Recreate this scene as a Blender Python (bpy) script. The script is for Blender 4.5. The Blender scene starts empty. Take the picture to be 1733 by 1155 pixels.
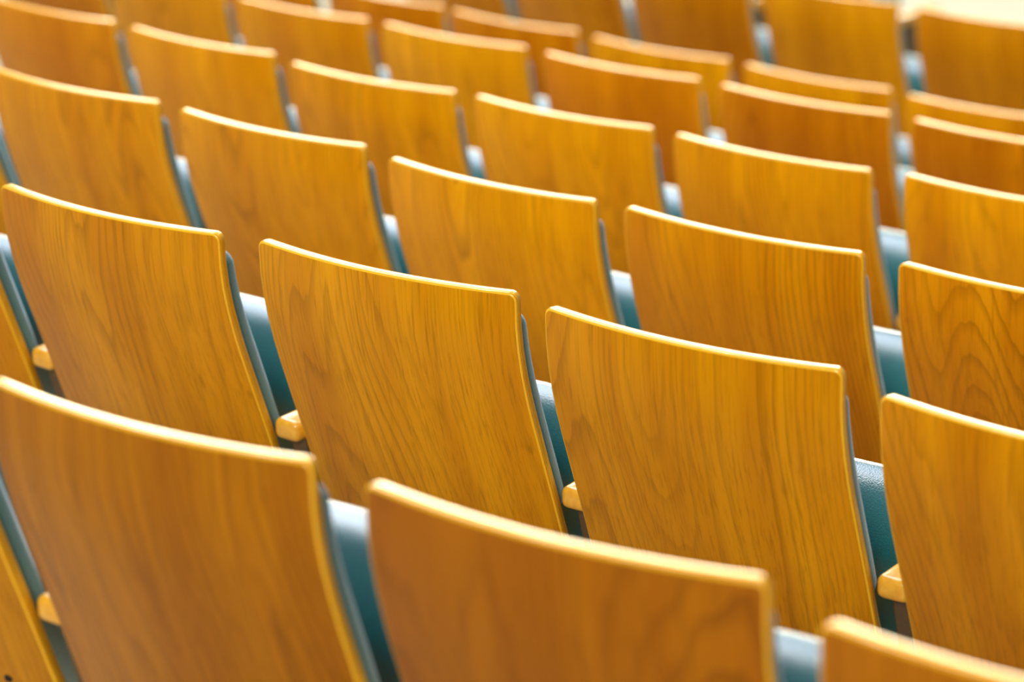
import bpy, bmesh, math, random
from mathutils import Vector, Matrix

scn = bpy.context.scene
COL = scn.collection
PI = math.pi

# ------------------------------------------------------------------ camera
CAM_Z = 2.8787
cam_data = bpy.data.cameras.new('camera')
cam_data.sensor_width = 36.0
cam_data.lens = 103.895
cam_data.clip_end = 200
cam = bpy.data.objects.new('camera', cam_data)
cam.location = (0, 0, CAM_Z)
TURN = 0.665            # the camera looks this far to the left of the way the rows face (+Y)
cam.rotation_euler = (Matrix.Rotation(TURN, 3, 'Z') @ Matrix.Rotation(PI / 2 - 0.33307, 3, 'X') @ Matrix.Rotation(-0.01272, 3, 'Z')).to_euler()
cam_data.dof.use_dof = True
cam_data.dof.focus_distance = 4.33
cam_data.dof.aperture_fstop = 2.5
cam_data.dof.aperture_blades = 0
COL.objects.link(cam)
scn.camera = cam

# ------------------------------------------------------------------ light and exposure
vs = scn.view_settings
scn.display_settings.display_device = 'sRGB'
vs.view_transform = 'Standard'
vs.look = 'None'
vs.gamma = 1.0
vs.use_curve_mapping = False
vs.exposure = 0.0

world = bpy.data.worlds.new('hall_daylight')
scn.world = world
world.use_nodes = True
bg = world.node_tree.nodes['Background']
bg.inputs['Color'].default_value = (0.88, 0.93, 1.0, 1)
bg.inputs['Strength'].default_value = 0.20


def area(name, loc, target, sx, sy, power, color):
    d = bpy.data.lights.new(name, 'AREA')
    d.shape = 'RECTANGLE'
    d.size = sx
    d.size_y = sy
    d.energy = power
    d.color = color
    o = bpy.data.objects.new(name, d)
    turn = Matrix.Rotation(TURN, 3, 'Z')
    loc, target = turn @ Vector(loc), turn @ Vector(target)
    o.location = loc
    o.rotation_euler = (target - loc).to_track_quat('-Z', 'Y').to_euler()
    COL.objects.link(o)
    return o


area('ceiling_skylight', (-3.5, 8.0, 8.5), (0, 5.0, 0.8), 7.0, 7.0, 1300, (0.80, 0.85, 1.0))
area('front_windows', (1.5, 22.0, 7.5), (0, 5.0, 0.8), 11.0, 3.4, 2800, (1.0, 0.94, 0.78))
area('rear_softbox', (-4.0, -9.0, 9.0), (0.3, 6.5, 0.8), 6.0, 4.0, 2000, (1.0, 0.95, 0.86))  # unseen warm softbox above and behind the camera, added to light the backs
for k, (lx, ly) in enumerate(((2.2, 6.5), (-2.2, 10.0), (3.5, 11.0), (-2.5, 4.0))):
    d = bpy.data.lights.new('ceiling_spot', 'AREA')
    d.shape = 'DISK'
    d.size = 0.35
    d.energy = 70
    d.color = (1.0, 0.95, 0.85)
    o = bpy.data.objects.new('ceiling_spot', d)
    o.location = Matrix.Rotation(TURN, 3, 'Z') @ Vector((lx, ly, 6.5))
    COL.objects.link(o)


# ------------------------------------------------------------------ materials
def new_mat(name):
    m = bpy.data.materials.new(name)
    m.use_nodes = True
    nt = m.node_tree
    return m, nt, nt.nodes['Principled BSDF'], nt.nodes, nt.links


def math_node(nt, op, a, b=None, c=None):
    n = nt.nodes.new('ShaderNodeMath')
    n.operation = op
    for i, v in enumerate((a, b, c)):
        if v is None:
            continue
        if isinstance(v, (int, float)):
            n.inputs[i].default_value = v
        else:
            nt.links.new(v, n.inputs[i])
    return n.outputs[0]


def mix_col(nt, fac, a, b, mode='MIX'):
    n = nt.nodes.new('ShaderNodeMix')
    n.data_type = 'RGBA'
    n.blend_type = mode
    for sock, v in ((n.inputs['Factor'], fac), (n.inputs[6], a), (n.inputs[7], b)):
        if isinstance(v, (int, float)):
            sock.default_value = v
        elif isinstance(v, tuple):
            sock.default_value = v
        else:
            nt.links.new(v, sock)
    return n.outputs[2]


def ramp(nt, fac, stops, interp='LINEAR'):
    n = nt.nodes.new('ShaderNodeValToRGB')
    n.color_ramp.interpolation = interp
    el = n.color_ramp.elements
    el[0].position, el[0].color = stops[0]
    el[1].position, el[1].color = stops[-1]
    for p, c in stops[1:-1]:
        e = el.new(p)
        e.color = c
    nt.links.new(fac, n.inputs[0])
    return n.outputs[0]


def noise(nt, vec, scale, detail=2.0, rough=0.5, dist=0.0):
    n = nt.nodes.new('ShaderNodeTexNoise')
    n.inputs['Scale'].default_value = scale
    n.inputs['Detail'].default_value = detail
    n.inputs['Roughness'].default_value = rough
    n.inputs['Distortion'].default_value = dist
    nt.links.new(vec, n.inputs['Vector'])
    return n.outputs['Fac']


def wood_coords(nt, sx, sy, sz):
    """Object coordinates, stretched along the grain, moved by a per-object random so no two veneers repeat."""
    tc = nt.nodes.new('ShaderNodeTexCoord')
    oi = nt.nodes.new('ShaderNodeObjectInfo')
    mp = nt.nodes.new('ShaderNodeMapping')
    mp.inputs['Scale'].default_value = (sx, sy, sz)
    nt.links.new(tc.outputs['Object'], mp.inputs['Vector'])
    r = oi.outputs['Random']
    cx = nt.nodes.new('ShaderNodeCombineXYZ')
    nt.links.new(math_node(nt, 'MULTIPLY', r, 37.0), cx.inputs[0])
    nt.links.new(math_node(nt, 'MULTIPLY', r, 91.0), cx.inputs[1])
    nt.links.new(math_node(nt, 'MULTIPLY', r, 53.0), cx.inputs[2])
    ad = nt.nodes.new('ShaderNodeVectorMath')
    ad.operation = 'ADD'
    nt.links.new(mp.outputs[0], ad.inputs[0])
    nt.links.new(cx.outputs[0], ad.inputs[1])
    return ad.outputs[0], oi, tc


def make_veneer(name, light, dark, rough=0.3):
    m, nt, p, N, L = new_mat(name)
    v, oi, tc = wood_coords(nt, 1.0, 0.05, 0.10)
    # growth rings cut flat: contour lines of a stretched smooth field give cathedral figure
    field = noise(nt, v, 4.2, 1.0, 0.3, 0.0)
    rings = math_node(nt, 'MULTIPLY', field, 46.0)
    wob = noise(nt, v, 40.0, 2.0, 0.5)
    rings = math_node(nt, 'ADD', rings, math_node(nt, 'MULTIPLY', wob, 0.8))
    fr = math_node(nt, 'FRACT', rings)
    line = ramp(nt, fr, [(0.0, (0.1, 0.1, 0.1, 1)), (0.55, (0.05, 0.05, 0.05, 1)), (0.86, (0.75, 0.75, 0.75, 1)), (0.93, (1, 1, 1, 1)), (1.0, (0.1, 0.1, 0.1, 1))])
    # fine pores: short dark strokes along the grain
    v2, _, _ = wood_coords(nt, 1.0, 0.2, 0.035)
    pores = noise(nt, v2, 230.0, 3.0, 0.65)
    pore = ramp(nt, pores, [(0.50, (0, 0, 0, 1)), (0.72, (1, 1, 1, 1))])
    # broad streaks of heartwood
    v3, _, _ = wood_coords(nt, 1.0, 0.2, 0.07)
    broad = noise(nt, v3, 11.0, 3.0, 0.55)
    broadf = ramp(nt, broad, [(0.32, (0, 0, 0, 1)), (0.68, (1, 1, 1, 1))])
    mask = noise(nt, v3, 4.0, 1.0)
    maskf = ramp(nt, mask, [(0.35, (0.35, 0.35, 0.35, 1)), (0.65, (1, 1, 1, 1))])
    base = mix_col(nt, broadf, light, dark)
    mid = tuple(0.45 * c for c in dark[:3]) + (1,)
    ringf = math_node(nt, 'MULTIPLY', math_node(nt, 'MULTIPLY', line, maskf), 0.62)
    c = mix_col(nt, ringf, base, mid)
    c = mix_col(nt, math_node(nt, 'MULTIPLY', pore, 0.5), c, mid)
    # a few small knots
    vk, _, _ = wood_coords(nt, 1.0, 0.3, 0.6)
    vo = N.new('ShaderNodeTexVoronoi')
    vo.inputs['Scale'].default_value = 6.0
    vo.inputs['Randomness'].default_value = 1.0
    L.new(vk, vo.inputs['Vector'])
    kn = ramp(nt, vo.outputs['Distance'], [(0.0, (1, 1, 1, 1)), (0.045, (0, 0, 0, 1))])
    c = mix_col(nt, math_node(nt, 'MULTIPLY', kn, 0.75), c, tuple(0.4 * q for q in dark[:3]) + (1,))
    # veneer tone of each board
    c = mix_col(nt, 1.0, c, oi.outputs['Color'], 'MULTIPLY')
    L.new(c, p.inputs['Base Color'])
    p.inputs['Roughness'].default_value = rough + 0.12
    p.inputs['Specular IOR Level'].default_value = 0.12
    p.inputs['Coat Weight'].default_value = 0.22
    p.inputs['Specular Tint'].default_value = (1.0, 0.72, 0.30, 1)
    p.inputs['Coat Tint'].default_value = (1.0, 0.86, 0.55, 1)
    p.inputs['Coat Roughness'].default_value = rough
    bp = N.new('ShaderNodeBump')
    bp.inputs['Strength'].default_value = 0.10
    bp.inputs['Distance'].default_value = 0.0006
    L.new(pores, bp.inputs['Height'])
    L.new(bp.outputs[0], p.inputs['Normal'])
    return m


def make_ply(name):
    """Edge of the moulded plywood: thin plies, light and dark in turn, following the depth stored per vertex."""
    m, nt, p, N, L = new_mat(name)
    at = N.new('ShaderNodeAttribute')
    at.attribute_name = 'ply_depth'
    fr = math_node(nt, 'PINGPONG', math_node(nt, 'MULTIPLY', at.outputs['Fac'], 9.0), 1.0)
    v, oi, tc = wood_coords(nt, 1, 1, 1)
    n1 = noise(nt, v, 90.0, 3.0)
    f = math_node(nt, 'ADD', math_node(nt, 'MULTIPLY', fr, 0.75), math_node(nt, 'MULTIPLY', n1, 0.3))
    c = ramp(nt, f, [(0.05, (0.88, 0.54, 0.030, 1)), (0.5, (0.80, 0.41, 0.010, 1)), (0.92, (0.56, 0.18, 0.005, 1))])
    L.new(c, p.inputs['Base Color'])
    p.inputs['Roughness'].default_value = 0.28
    p.inputs['Coat Weight'].default_value = 0.55
    p.inputs['Coat Roughness'].default_value = 0.10
    p.inputs['Specular Tint'].default_value = (1.0, 0.80, 0.40, 1)
    p.inputs['Coat Tint'].default_value = (1.0, 0.93, 0.70, 1)
    return m


def make_solid_wood(name, a, b):
    m, nt, p, N, L = new_mat(name)
    v, oi, tc = wood_coords(nt, 1.0, 0.12, 1.0)
    n1 = noise(nt, v, 60.0, 3.0, 0.6, 0.4)
    c = ramp(nt, n1, [(0.3, a), (0.7, b)])
    L.new(c, p.inputs['Base Color'])
    p.inputs['Roughness'].default_value = 0.3
    p.inputs['Coat Weight'].default_value = 0.6
    p.inputs['Coat Roughness'].default_value = 0.15
    return m


def make_leather(name):
    m, nt, p, N, L = new_mat(name)
    tc = N.new('ShaderNodeTexCoord')
    n1 = noise(nt, tc.outputs['Object'], 260.0, 2.0, 0.6)
    vo = N.new('ShaderNodeTexVoronoi')
    vo.inputs['Scale'].default_value = 420.0
    L.new(tc.outputs['Object'], vo.inputs['Vector'])
    c = ramp(nt, n1, [(0.3, (0.0005, 0.085, 0.090, 1)), (0.7, (0.001, 0.120, 0.122, 1))])
    L.new(c, p.inputs['Base Color'])
    p.inputs['Roughness'].default_value = 0.36
    p.inputs['Specular IOR Level'].default_value = 0.5
    p.inputs['Coat Weight'].default_value = 1.0
    p.inputs['Coat Roughness'].default_value = 0.33
    p.inputs['Coat IOR'].default_value = 1.7
    bp = N.new('ShaderNodeBump')
    bp.inputs['Strength'].default_value = 0.35
    bp.inputs['Distance'].default_value = 0.0008
    L.new(vo.outputs['Distance'], bp.inputs['Height'])
    L.new(bp.outputs[0], p.inputs['Normal'])
    L.new(bp.outputs[0], p.inputs['Coat Normal'])
    return m


def make_fabric(name):
    m, nt, p, N, L = new_mat(name)
    tc = N.new('ShaderNodeTexCoord')
    n1 = noise(nt, tc.outputs['Object'], 700.0, 2.0, 0.7)
    c = ramp(nt, n1, [(0.3, (0.05, 0.145, 0.15, 1)), (0.7, (0.11, 0.26, 0.265, 1))])
    L.new(c, p.inputs['Base Color'])
    p.inputs['Roughness'].default_value = 0.9
    p.inputs['Sheen Weight'].default_value = 0.9
    p.inputs['Sheen Roughness'].default_value = 0.4
    p.inputs['Sheen Tint'].default_value = (0.75, 0.87, 1.0, 1)
    bp = N.new('ShaderNodeBump')
    bp.inputs['Strength'].default_value = 0.5
    bp.inputs['Distance'].default_value = 0.001
    L.new(n1, bp.inputs['Height'])
    L.new(bp.outputs[0], p.inputs['Normal'])
    return m


def make_metal(name, col, rough, metal=0.0):
    m, nt, p, N, L = new_mat(name)
    tc = N.new('ShaderNodeTexCoord')
    n1 = noise(nt, tc.outputs['Object'], 120.0, 2.0)
    c = ramp(nt, n1, [(0.3, tuple(0.85 * q for q in col) + (1,)), (0.7, tuple(col) + (1,))])
    L.new(c, p.inputs['Base Color'])
    p.inputs['Roughness'].default_value = rough
    p.inputs['Metallic'].default_value = metal
    return m


def make_floor(name, a, b):
    m, nt, p, N, L = new_mat(name)
    tc = N.new('ShaderNodeTexCoord')
    n1 = noise(nt, tc.outputs['Object'], 3.0, 5.0, 0.6)
    n2 = noise(nt, tc.outputs['Object'], 90.0, 3.0, 0.6)
    f = math_node(nt, 'ADD', math_node(nt, 'MULTIPLY', n1, 0.7), math_node(nt, 'MULTIPLY', n2, 0.3))
    c = ramp(nt, f, [(0.35, a), (0.65, b)])
    L.new(c, p.inputs['Base Color'])
    p.inputs['Roughness'].default_value = 0.45
    return m


MAT = {
    'veneer': make_veneer('oiled_oak_veneer', (0.76, 0.345, 0.002, 1), (0.55, 0.205, 0.001, 1)),
    'ply': make_ply('plywood_edge'),
    'arm': make_solid_wood('beech_armrest', (0.82, 0.43, 0.03, 1), (0.68, 0.30, 0.012, 1)),
    'leather': make_leather('teal_leatherette'),
    'fabric': make_fabric('grey_teal_felt'),
    'brown': make_metal('brown_enamel', (0.11, 0.065, 0.03), 0.45),
    'black': make_metal('black_steel', (0.012, 0.012, 0.014), 0.4, 0.6),
    'floor': make_floor('beige_linoleum', (0.31, 0.285, 0.185, 1), (0.38, 0.35, 0.235, 1)),
    'trim': make_solid_wood('step_nosing_wood', (0.30, 0.13, 0.05, 1), (0.22, 0.09, 0.03, 1)),
}


# ------------------------------------------------------------------ mesh helpers
def link_mesh(name, bm, mats, smooth=True, parent=None):
    bmesh.ops.recalc_face_normals(bm, faces=bm.faces)
    me = bpy.data.meshes.new(name)
    bm.to_mesh(me)
    bm.free()
    for mt in (mats if isinstance(mats, (list, tuple)) else [mats]):
        me.materials.append(mt)
    if smooth:
        for f in me.polygons:
            f.use_smooth = True
    o = bpy.data.objects.new(name, me)
    COL.objects.link(o)
    if parent:
        o.parent = parent
    return o


def rounded_box(bm, c, s, r, seg=3):
    res = bmesh.ops.create_cube(bm, size=1.0)
    vs_ = res['verts']
    bmesh.ops.scale(bm, vec=s, verts=vs_)
    bmesh.ops.translate(bm, vec=c, verts=vs_)
    if r > 0:
        es = list({e for v in vs_ for e in v.link_edges})
        bmesh.ops.bevel(bm, geom=es, offset=r, segments=seg, profile=0.5, affect='EDGES')


HW = 0.2430      # half width of a back at its top edge
BH = 0.570       # height of the back board
THK = 0.0185     # plywood thickness
TOPZ = 0.920     # top edge above the tier floor
SAG = 0.031      # how far the middle bows to the rear


def back_profile(h):
    """forward offset of the board's rear face, h metres below its top edge"""
    pts = [(-0.02, 0.0), (0.0, 0.0), (0.05, 0.001), (0.10, 0.0078), (0.17, 0.026), (0.26, 0.058), (0.34, 0.088), (0.42, 0.117), (0.50, 0.147), (0.60, 0.184)]
    for (h0, f0), (h1, f1) in zip(pts, pts[1:]):
        if h <= h1:
            break
    # Catmull-like smoothing through neighbouring slopes
    i = pts.index((h0, f0))
    def slope(j):
        a, b = pts[max(j - 1, 0)], pts[min(j + 1, len(pts) - 1)]
        return (b[1] - a[1]) / (b[0] - a[0])
    t = (h - h0) / (h1 - h0)
    d = h1 - h0
    m0, m1 = slope(i) * d, slope(i + 1) * d
    return (2*t**3 - 3*t*t + 1) * f0 + (t**3 - 2*t*t + t) * m0 + (-2*t**3 + 3*t*t) * f1 + (t**3 - t*t) * m1


def surf(x, h):
    k = 1.0 - 0.016 * max(h, 0)
    return Vector((x * k, back_profile(h) - SAG * (1 - (x / HW) ** 2), TOPZ - h))


def surf_n(x, h, d):
    e = 0.002
    a = surf(x + e, h) - surf(x - e, h)
    b = surf(x, h + e) - surf(x, h - e)
    n = b.cross(a)
    n.normalize()
    if n.y < 0:
        n = -n
    return surf(x, h) + n * d


def lerp_list(lo, hi, n):
    return [lo + (hi - lo) * i / n for i in range(n + 1)]


def shell(x0, x1, h0, h1, rad, profile, depth_front, nx=16, nh=14, nc=4, bulge=None):
    """A curved slab: rear grid, rounded rim given by profile [(inset, depth)...], front grid. Returns bm with ply_depth."""
    bm = bmesh.new()
    lay = bm.verts.layers.float.new('ply_depth')
    T = profile[-1][1] if profile else 1.0

    def grid(inset, depth, front=False):
        X0, X1, H0, H1 = x0 + inset, x1 - inset, h0 + inset, h1 - inset
        r = max(rad - inset, 0.001)
        cl = lerp_list(0, r, nc)
        xs = [X0 + c for c in cl] + lerp_list(X0 + r, X1 - r, nx)[1:-1] + [X1 - c for c in reversed(cl)]
        hs = [H0 + c for c in cl] + lerp_list(H0 + r, H1 - r, nh)[1:-1] + [H1 - c for c in reversed(cl)]
        G = []
        for j, h in enumerate(hs):
            row = []
            for i, x in enumerate(xs):
                px, ph = x, h
                cxn = X0 + r if x < X0 + r else (X1 - r if x > X1 - r else None)
                chn = H0 + r if h < H0 + r else (H1 - r if h > H1 - r else None)
                if cxn is not None and chn is not None:
                    a, b = (x - cxn) / r, (h - chn) / r
                    px = cxn + r * a * math.sqrt(max(0, 1 - b * b / 2))
                    ph = chn + r * b * math.sqrt(max(0, 1 - a * a / 2))
                d = depth
                if bulge and front:
                    d = depth + bulge((px - x0) / (x1 - x0), (ph - h0) / (h1 - h0))
                row.append((px, ph, d))
            G.append(row)
        return G

    def border(G):
        nr, ncl = len(G), len(G[0])
        idx = [(0, i) for i in range(ncl)] + [(j, ncl - 1) for j in range(1, nr)] + \
              [(nr - 1, i) for i in range(ncl - 2, -1, -1)] + [(j, 0) for j in range(nr - 2, 0, -1)]
        return idx

    def add(pt):
        v = bm.verts.new(surf_n(*pt))
        v[lay] = pt[2] / T if T else 0
        return v

    g0 = grid(*profile[0])
    V0 = [[add(p) for p in row] for row in g0]
    for j in range(len(V0) - 1):
        for i in range(len(V0[0]) - 1):
            f = bm.faces.new((V0[j][i], V0[j][i + 1], V0[j + 1][i + 1], V0[j + 1][i]))
            f.material_index = 0
    idx = border(g0)
    loop = [V0[j][i] for j, i in idx]
    for (ins, dep) in profile[1:-1]:
        g = grid(ins, dep)
        nl = [add(g[j][i]) for j, i in idx]
        for k in range(len(idx)):
            f = bm.faces.new((loop[k], loop[(k + 1) % len(idx)], nl[(k + 1) % len(idx)], nl[k]))
            f.material_index = 1
        loop = nl
    g1 = grid(profile[-1][0], profile[-1][1], True)
    V1 = [[add(p) for p in row] for row in g1]
    nl = [V1[j][i] for j, i in idx]
    for k in range(len(idx)):
        f = bm.faces.new((loop[k], loop[(k + 1) % len(idx)], nl[(k + 1) % len(idx)], nl[k]))
        f.material_index = 1
    for j in range(len(V1) - 1):
        for i in range(len(V1[0]) - 1):
            f = bm.faces.new((V1[j][i], V1[j + 1][i], V1[j + 1][i + 1], V1[j][i + 1]))
            f.material_index = 0
    return bm


def arc_profile(t, r, n=3):
    pr = []
    for k in range(n + 1):
        a = PI / 2 * k / n
        pr.append((r * (1 - math.sin(a)), r * (1 - math.cos(a))))
    for k in range(n, -1, -1):
        a = PI / 2 * k / n
        pr.append((r * (1 - math.sin(a)), t - r * (1 - math.cos(a))))
    return pr


def seat_section():
    """side view of the tipped-up seat pad, (y forward, z up), closed loop; the upholstered face looks to the rear"""
    pts = []
    # rear (upholstered) face from the bottom up, then the rounded waterfall edge over the top
    pts += [(0.272, 0.352), (0.262, 0.358), (0.256, 0.370), (0.252, 0.41), (0.250, 0.46), (0.246, 0.50)]
    cy, cz, ry, rz = 0.324, 0.535, 0.080, 0.155
    for k in range(0, 17):
        a = PI - PI * 0.5 * k / 16
        pts.append((cy + ry * math.cos(a), cz + rz * math.sin(a)))
    pts += [(0.324, 0.689), (0.330, 0.684), (0.333, 0.672), (0.332, 0.50), (0.330, 0.375), (0.324, 0.357), (0.310, 0.351)]
    return pts


def extrude_section(pts, x0, x1, rnd, seg=4):
    """prism along x with rounded side rims (shrinks towards the section's centre)"""
    bm = bmesh.new()
    cy = sum(p[0] for p in pts) / len(pts)
    cz = (min(p[1] for p in pts) + max(p[1] for p in pts)) / 2
    hy = (max(p[0] for p in pts) - min(p[0] for p in pts)) / 2
    hz = (max(p[1] for p in pts) - min(p[1] for p in pts)) / 2
    stations = []
    for k in range(seg + 1):
        a = PI / 2 * k / seg
        stations.append((x0 + rnd * (1 - math.sin(a)), rnd * (1 - math.cos(a))))
    stations.reverse()
    stations = [(x0 + rnd * (1 - math.cos(PI / 2 * k / seg)), rnd * (1 - math.sin(PI / 2 * k / seg))) for k in range(seg + 1)]
    stations += [(x1 - rnd * (1 - math.cos(PI / 2 * k / seg)), rnd * (1 - math.sin(PI / 2 * k / seg))) for k in range(seg, -1, -1)]
    loops = []
    for x, ins in stations:
        sy, sz = (hy - ins) / hy, (hz - ins) / hz
        loops.append([bm.verts.new((x, cy + (y - cy) * sy, cz + (z - cz) * sz)) for y, z in pts])
    n = len(pts)
    for a, b in zip(loops, loops[1:]):
        for k in range(n):
            bm.faces.new((a[k], a[(k + 1) % n], b[(k + 1) % n], b[k]))
    bm.faces.new(loops[0])
    bm.faces.new(list(reversed(loops[-1])))
    return bm


PITCH = 0.55
AX = PITCH / 2            # armrest centre line


def bolt_bm(x, h):
    bm = bmesh.new()
    p = surf(x, h)
    p1 = surf_n(x, h, 1.0)
    n = (p1 - p).normalized()
    q = Vector((0, 0, 1)).rotation_difference(-n).to_matrix().to_4x4()
    prof = [(0.0062, -0.002), (0.0062, 0.0008), (0.0052, 0.0022), (0.0035, 0.0026), (0.0030, 0.0016), (0.0, 0.0014)]
    loops = []
    for r, z in prof[:-1]:
        loops.append([bm.verts.new((r * math.cos(2 * PI * k / 14), r * math.sin(2 * PI * k / 14), z)) for k in range(14)])
    for a, b in zip(loops, loops[1:]):
        for k in range(14):
            bm.faces.new((a[k], a[(k + 1) % 14], b[(k + 1) % 14], b[k]))
    bm.faces.new(loops[-1])
    bm.faces.new(list(reversed(loops[0])))
    bmesh.ops.transform(bm, matrix=Matrix.Translation(p) @ q, verts=bm.verts)
    return bm


def armrest_bm(x):
    bm = bmesh.new()
    # plan outline with softly rounded rear corners
    rounded_box(bm, (x - 0.0055, 0.100 + 0.160, 0.590 - 0.018), (0.052, 0.320, 0.036), 0.012, 4)
    return bm


def stand_bm(x):
    bm = bmesh.new()
    # panel under the armrest, swept down to the floor
    sec = [(0.122, 0.557), (0.375, 0.557), (0.385, 0.50), (0.360, 0.30), (0.350, 0.03), (0.190, 0.03), (0.180, 0.30), (0.150, 0.46)]
    hw = 0.017
    L = [[bm.verts.new((x + s * hw, y, z)) for y, z in sec] for s in (-1, 1)]
    n = len(sec)
    for k in range(n):
        bm.faces.new((L[0][k], L[0][(k + 1) % n], L[1][(k + 1) % n], L[1][k]))
    bm.faces.new(L[0])
    bm.faces.new(list(reversed(L[1])))
    bmesh.ops.recalc_face_normals(bm, faces=bm.faces)
    bmesh.ops.bevel(bm, geom=[e for e in bm.edges], offset=0.003, segments=2, profile=0.5, affect='EDGES')
    return bm


def foot_bm(x):
    bm = bmesh.new()
    rounded_box(bm, (x, 0.27, 0.016), (0.046, 0.26, 0.032), 0.006, 2)
    return bm


def bracket_bm():
    bm = bmesh.new()
    # cross tube between the stands with two straps up the board
    rounded_box(bm, (0.011, 0.290, 0.308), (0.494, 0.040, 0.040), 0.006, 2)
    for sx in (-0.15, 0.15):
        p = surf_n(sx, 0.53, THK + 0.003)
        rounded_box(bm, (sx, 0.235, 0.308), (0.040, 0.120, 0.006), 0.002, 1)
        rounded_box(bm, (sx, p.y + 0.002, 0.358), (0.040, 0.006, 0.106), 0.002, 1)
    return bm


def seat_shell_bm():
    bm = bmesh.new()
    rounded_box(bm, (0.002, 0.338, 0.500), (0.430, 0.014, 0.270), 0.006, 2)
    for v in bm.verts:
        v.co.y += 0.01 * (1 - (v.co.x / 0.22) ** 2) * 0
    return bm


def make_chair():
    root = bpy.data.objects.new('auditorium_chair', None)
    COL.objects.link(root)
    root.empty_display_size = 0.1
    b = link_mesh('backrest', shell(-HW, HW, 0.0, BH, 0.014, arc_profile(THK, 0.0042), THK), [MAT['veneer'], MAT['ply']], True, root)
    def bulge(u, w):
        su = max(0.0, math.sin(PI * min(max(u, 0), 1))) ** 0.35
        sw = max(0.0, math.sin(PI * min(max(w, 0), 1))) ** 0.5
        return 0.016 * su * sw
    cprof = [(0.003, 0.0), (0.0, 0.004), (0.0, 0.022), (0.001, 0.029), (0.004, 0.033), (0.010, 0.036)]
    cprof = [(a, THK + 0.0005 + d) for a, d in cprof]
    cu = shell(-HW + 0.005, HW - 0.005, 0.040, 0.40, 0.03, cprof, 0.05, bulge=bulge)
    link_mesh('back_cushion', cu, [MAT['fabric'], MAT['fabric']], True, root)
    link_mesh('seat', extrude_section(seat_section(), -0.230, 0.234, 0.016), MAT['leather'], True, root)
    link_mesh('seat_shell', seat_shell_bm(), MAT['veneer'], True, root)
    link_mesh('armrest', armrest_bm(AX), MAT['arm'], True, root)
    link_mesh('side_stand', stand_bm(AX), MAT['brown'], False, root)
    link_mesh('foot', foot_bm(AX), MAT['black'], False, root)
    link_mesh('cross_bracket', bracket_bm(), MAT['black'], False, root)
    for sx in (-1, 1):
        link_mesh('bolt', bolt_bm(sx * (HW - 0.075), 0.473), MAT['black'], True, root)
    return root


# ------------------------------------------------------------------ where the chairs stand
# one list per row, nearest row first: (column, x, y, turn about the vertical)
ROWS = [
 [(-1,-0.8505,3.4107,-0.6387), (0,-0.4122,3.0800,-0.6192), (1,0.0430,2.7442,-0.5960), (2,0.4868,2.3855,-0.5704)],
 [(-1,-1.0780,4.8380,-0.6668), (0,-0.6374,4.4789,-0.6578), (1,-0.1888,4.1613,-0.6252), (2,0.2418,3.8191,-0.6298), (3,0.6656,3.4356,-0.6606)],
 [(-1,-1.3160,6.2110,-0.6960), (0,-0.8890,5.8601,-0.6713), (1,-0.4617,5.5069,-0.6716), (2,-0.0379,5.1238,-0.6863), (3,0.3896,4.7932,-0.6569), (4,0.8304,4.4604,-0.6115)],
 [(0,-1.1473,7.2391,-0.7136), (1,-0.7342,6.8749,-0.6905), (2,-0.3125,6.4872,-0.6551), (3,0.1115,6.1593,-0.6738), (4,0.5311,5.8138,-0.6798), (5,0.9720,5.4920,-0.6529)],
 [(-1,-1.3654,8.6539,-0.7437), (0,-0.9740,8.2480,-0.7200), (1,-0.5648,7.8878,-0.6900), (2,-0.1456,7.5427,-0.6720), (3,0.2771,7.1851,-0.6767), (4,0.7002,6.8322,-0.6771), (5,1.1243,6.4840,-0.6578)],
 [(-1,-0.7905,9.3093,-0.7451), (0,-0.3805,8.9272,-0.7120), (1,0.0151,8.5622,-0.6900), (2,0.4275,8.1914,-0.6824), (3,0.8369,7.8335,-0.6980), (4,1.2465,7.4771,-0.6608)],
 [(-2,-0.2262,9.9999,-0.7473), (-1,0.1717,9.6201,-0.7306), (0,0.5699,9.2526,-0.7136), (1,0.9843,8.8779,-0.6767), (2,1.4094,8.5183,-0.6828)],
 [(-1,0.6179,10.4219,-0.7357), (0,1.0204,10.0459,-0.7199)],
]
ct, st = math.cos(TURN), math.sin(TURN)
ROWS = [[(i, x * ct - y * st, x * st + y * ct, a + TURN) for i, x, y, a in row] for row in ROWS]
FLOOR_Z = [0.808, 0.640, 0.496, 0.349, 0.197, 0.0, 0.0, 0.0]
TOP_DZ = {0: 0.0, 1: 0.0, 2: 0.0, 3: 0.0, 4: 0.0, 5: 0.0, 6: 0.0, 7: 0.0}

ROWNAME = ['nearest row', 'second row', 'third row', 'fourth row', 'fifth row', 'sixth row', 'seventh row', 'farthest row']
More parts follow.
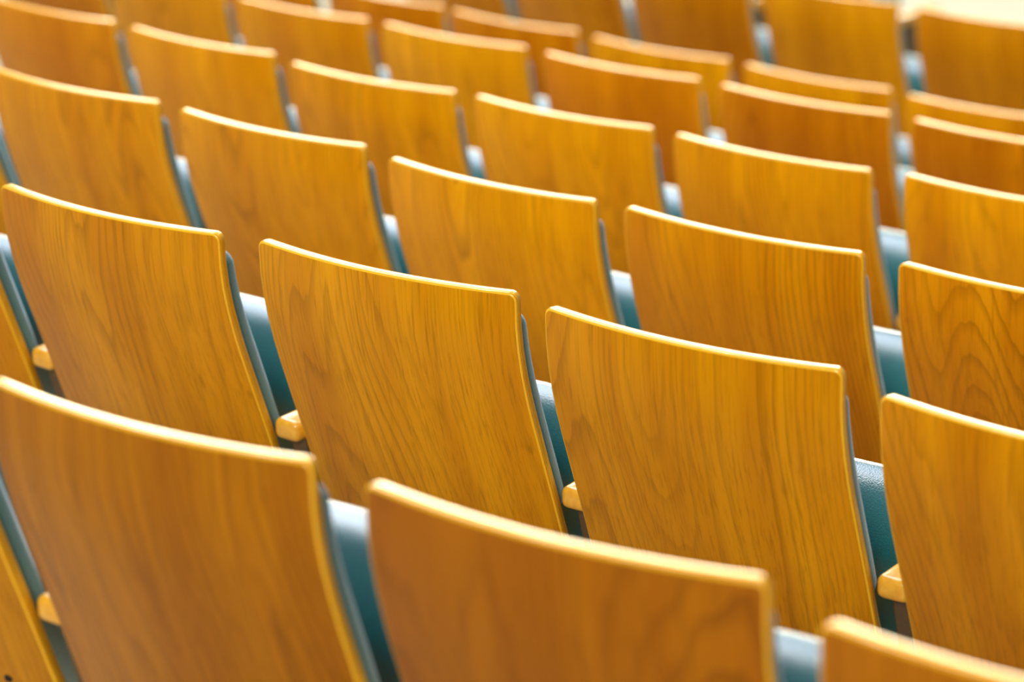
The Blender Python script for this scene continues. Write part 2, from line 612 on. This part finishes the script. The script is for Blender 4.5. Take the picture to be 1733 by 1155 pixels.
# veneer tone (multiplies the veneer colour) per chair
G = (1.0, 1.0, 1.0)            # golden
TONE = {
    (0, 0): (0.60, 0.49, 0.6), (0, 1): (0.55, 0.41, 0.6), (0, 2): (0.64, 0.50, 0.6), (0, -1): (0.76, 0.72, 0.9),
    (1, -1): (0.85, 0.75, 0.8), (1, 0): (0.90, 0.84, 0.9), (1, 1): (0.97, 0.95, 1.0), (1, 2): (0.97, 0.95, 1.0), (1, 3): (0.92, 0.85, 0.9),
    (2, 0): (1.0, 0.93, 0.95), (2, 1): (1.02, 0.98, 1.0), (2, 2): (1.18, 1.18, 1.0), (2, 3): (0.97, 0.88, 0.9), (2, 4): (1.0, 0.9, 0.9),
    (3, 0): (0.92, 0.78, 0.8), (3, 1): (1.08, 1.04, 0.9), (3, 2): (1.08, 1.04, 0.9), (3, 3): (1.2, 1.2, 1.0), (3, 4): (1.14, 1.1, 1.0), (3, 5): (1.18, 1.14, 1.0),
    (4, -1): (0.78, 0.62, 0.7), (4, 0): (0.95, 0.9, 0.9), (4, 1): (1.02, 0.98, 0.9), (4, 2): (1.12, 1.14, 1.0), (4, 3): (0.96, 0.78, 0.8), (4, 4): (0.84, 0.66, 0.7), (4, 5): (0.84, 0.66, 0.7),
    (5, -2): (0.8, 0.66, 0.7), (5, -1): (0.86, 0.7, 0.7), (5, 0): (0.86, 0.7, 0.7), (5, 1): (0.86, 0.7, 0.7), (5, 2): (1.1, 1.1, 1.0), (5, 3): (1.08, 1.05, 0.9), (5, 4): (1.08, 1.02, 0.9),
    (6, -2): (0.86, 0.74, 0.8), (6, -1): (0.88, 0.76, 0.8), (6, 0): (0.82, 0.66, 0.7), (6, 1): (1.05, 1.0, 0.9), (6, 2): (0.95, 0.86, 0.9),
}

# ------------------------------------------------------------------ setting: the stepped floor
def tangent(row):
    a, b = row[0], row[-1]
    d = Vector((b[1] - a[1], b[2] - a[2], 0)).normalized()
    return d


def tier_slab(name, row, z, y0, y1, L0=6.0, L1=6.0, thick=0.25):
    """a slab following a row; y0/y1 = distances behind and ahead of the board line"""
    d = tangent(row)
    f = Vector((-d.y, d.x, 0))
    mid = row[len(row) // 2]
    o = Vector((mid[1], mid[2], 0))
    bm = bmesh.new()
    c = [o - d * L0 + f * y0, o + d * L1 + f * y0, o + d * L1 + f * y1, o - d * L0 + f * y1]
    lo = [bm.verts.new((p.x, p.y, z - thick)) for p in c]
    hi = [bm.verts.new((p.x, p.y, z)) for p in c]
    bm.faces.new(hi)
    bm.faces.new(list(reversed(lo)))
    for k in range(4):
        bm.faces.new((lo[k], lo[(k + 1) % 4], hi[(k + 1) % 4], hi[k]))
    s = link_mesh(name, bm, MAT['floor'], False)
    s['kind'] = 'structure'
    # nosing along the front of the step
    if z > 0.05:
        bm = bmesh.new()
        g = f * (y1 - 0.012)
        c = [o - d * L0 + g, o + d * L1 + g, o + d * L1 + g + f * 0.02, o - d * L0 + g + f * 0.02]
        lo = [bm.verts.new((p.x, p.y, z - 0.04)) for p in c]
        hi = [bm.verts.new((p.x, p.y, z + 0.003)) for p in c]
        bm.faces.new(hi)
        bm.faces.new(list(reversed(lo)))
        for k in range(4):
            bm.faces.new((lo[k], lo[(k + 1) % 4], hi[(k + 1) % 4], hi[k]))
        t = link_mesh('step_nosing', bm, MAT['trim'], False, s)
    return s


def world_line(row):
    d = tangent(row)
    f = Vector((-d.y, d.x, 0))
    mid = row[len(row) // 2]
    return Vector((mid[1], mid[2], 0)), f


for r in range(5):
    o0, f0 = world_line(ROWS[r])
    o1, _ = world_line(ROWS[r + 1])
    gap = (o1 - o0).dot(f0)
    tier_slab('floor', ROWS[r], FLOOR_Z[r], -0.46 if r else -6.0, gap - 0.30, thick=0.30 + FLOOR_Z[r])
bm = bmesh.new()
bmesh.ops.create_grid(bm, x_segments=1, y_segments=1, size=18.0)
for v in bm.verts:
    v.co += Vector((-4.0, 6.0, 0.0))
ext = bmesh.ops.extrude_face_region(bm, geom=list(bm.faces))
for v in [g for g in ext['geom'] if isinstance(g, bmesh.types.BMVert)]:
    v.co.z -= 0.3
fl = link_mesh('floor', bm, MAT['floor'], False)
fl['kind'] = 'structure'

bm = bmesh.new()
sa, sb = Vector((-4.25, 10.22, 0)), Vector((-3.35, 11.35, 0))
sd = (sb - sa).normalized() * 1
sn = Vector((-sd.y, sd.x, 0)) * 0.045
rounded_box(bm, (0, 0, 0.004), ((sb - sa).length, 0.09, 0.008), 0.002, 1)
bmesh.ops.transform(bm, matrix=Matrix.Translation((sa + sb) / 2) @ Matrix.Rotation(math.atan2(sd.y, sd.x), 4, 'Z'), verts=bm.verts)
tr = link_mesh('trim_1', bm, MAT['trim'], False)
tr['kind'] = 'structure'

# ------------------------------------------------------------------ chairs
LABEL = {}
# how far each sprung seat leans back towards its backrest (radians), and how low its hinge sits
SEAT_TILT = {(0, 0): -0.05, (0, 1): -0.04, (1, 0): 0.02, (1, 1): 0.13, (1, 2): 0.10, (1, 3): 0.05, (2, 1): 0.06, (2, 2): 0.05, (2, 3): 0.05, (2, 0): 0.03, (4, 0): 0.0, (7, 0): 0.24, (7, -1): 0.2}
SEAT_DROP = {(0, 0): -0.015, (0, 1): -0.009, (1, 1): 0.020, (1, 2): 0.020, (2, 1): 0.020, (2, 2): 0.016, (2, 3): 0.014, (6, 1): 0.012, (6, 0): 0.010, (7, 0): 0.02, (7, -1): 0.02, (5, 3): -0.008}


def tip_seat(ch, ang, drop):
    piv = Vector((0, 0.300, 0.360))
    ch.rotation_euler = (ang, 0, 0)
    ch.location = piv - Matrix.Rotation(ang, 3, 'X') @ piv + Vector((0, 0, -drop))



def dup(root):
    r = root.copy()
    COL.objects.link(r)
    for ch in list(root.children):
        c = ch.copy()
        COL.objects.link(c)
        c.parent = r
    return r


proto = make_chair()
used = False
PART_LABEL = {'seat': 'tipped-up teal leatherette seat pad', 'back_cushion': 'grey-blue felt cushion on the front of the board',
              'armrest': 'pale varnished solid wood armrest', 'side_stand': 'dark brown panel under the armrest'}
W1, W2, W3, W4, W5, W6, W7, W8 = ['the %s row' % q for q in ('nearest', 'second', 'third', 'fourth', 'fifth', 'sixth', 'seventh', 'farthest')]
LABELS = {
    (0, -1): 'amber plywood chair in the bottom left corner, nearest row, only its right edge showing',
    (0, 0): 'brown plywood chair of the nearest row, its long top edge starting at the left border',
    (0, 1): 'large reddish-brown plywood chair of the nearest row, in the middle of the bottom border',
    (0, 2): 'reddish plywood chair in the bottom right corner, nearest row, only its top showing',
    (1, -1): 'plywood chair at the left border, second row, a narrow strip beside a rounded armrest',
    (1, 0): 'sharp straight-grained plywood chair in the second row, leftmost with its whole top edge',
    (1, 1): 'sharp golden-brown plywood chair in the second row, left of the picture centre',
    (1, 2): 'sharp plywood chair with arched grain in the second row, right of the picture centre',
    (1, 3): 'plywood chair of the second row cut off by the right border',
    (2, -1): 'plywood chair at the left border, third row, barely showing beside a teal cushion',
    (2, 0): 'orange plywood chair of the third row, leftmost with its top right corner in view',
    (2, 1): 'amber plywood chair in the third row, second from the left border',
    (2, 2): 'bright golden plywood chair in the third row, above the picture centre',
    (2, 3): 'orange-brown plywood chair in the third row, fourth from the left border',
    (2, 4): 'plywood chair of the third row cut off by the right border',
    (3, 0): 'dark orange plywood chair of the fourth row in the upper left corner',
    (3, 1): 'golden plywood chair in the fourth row, second from the left border',
    (3, 2): 'golden-orange plywood chair in the fourth row, third from the left border',
    (3, 3): 'bright yellow-orange plywood chair in the fourth row, fourth from the left border',
    (3, 4): 'bright plywood chair in the fourth row, fifth from the left, teal seat at its right',
    (3, 5): 'bright golden plywood chair of the fourth row cut off by the right border',
    (4, -1): 'dark plywood chair of the fifth row at the upper left, its top out of frame',
    (4, 0): 'golden-brown plywood chair of the fifth row, its top touching the upper border at left',
    (4, 1): 'golden-orange blurred plywood chair in the fifth row, third from the left',
    (4, 2): 'yellow blurred plywood chair in the fifth row, fourth from the left',
    (4, 3): 'dark orange blurred plywood chair in the fifth row, fifth from the left',
    (4, 4): 'dark brown blurred plywood chair in the fifth row, second from the right border',
    (4, 5): 'dark brown plywood chair of the fifth row cut off by the right border',
    (5, -1): 'dark blurred plywood chair in the sixth row, leftmost, a small piece at the upper border',
    (5, 0): 'reddish blurred plywood chair in the sixth row, second from the left, at the upper border',
    (5, 1): 'brown blurred plywood chair in the sixth row, leftmost with its whole top edge in frame',
    (5, 2): 'yellow blurred plywood chair in the sixth row, fourth from the left',
    (5, 3): 'golden blurred plywood chair in the sixth row, a thin band under its yellow top edge',
    (5, 4): 'golden blurred plywood chair of the sixth row cut off by the right border',
    (6, -2): 'brown blurred plywood chair in the seventh row, leftmost, just below the upper border',
    (6, -1): 'brown blurred plywood chair in the seventh row, second from the left, its top cut off',
    (6, 0): 'dark red-brown blurred plywood chair in the seventh row, third from left, top cut off',
    (6, 1): 'orange blurred plywood chair in the seventh row, its right top corner touching the upper border',
    (6, 2): 'orange blurred plywood chair in the upper right corner in front of the beige floor',
    (7, -1): 'almost hidden chair of the farthest row, its armrest glimpsed through a gap',
    (7, 0): 'end chair of the farthest row, its pale armrest showing near the upper right corner',
}
for r, row in enumerate(ROWS):
    for k, (i, x, y, a) in enumerate(row):
        o = proto if not used else dup(proto)
        used = True
        o.location = (x, y, FLOOR_Z[r])
        o.rotation_euler = (0, 0, a)
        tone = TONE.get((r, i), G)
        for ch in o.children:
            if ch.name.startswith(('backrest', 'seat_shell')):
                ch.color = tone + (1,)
            if ch.name.startswith('seat'):
                tip_seat(ch, SEAT_TILT.get((r, i), 0.03 + 0.04 * math.sin(7.3 * i + 2.1 * r)), SEAT_DROP.get((r, i), 0.0))
        o['label'] = LABELS[(r, i)]
        o['category'] = 'chair'
        o['group'] = 'auditorium chairs in ' + [W1, W2, W3, W4, W5, W6, W7, W8][r]
        for ch in o.children:
            for key, lab in PART_LABEL.items():
                if ch.name.split('.')[0] == key:
                    ch['label'] = lab
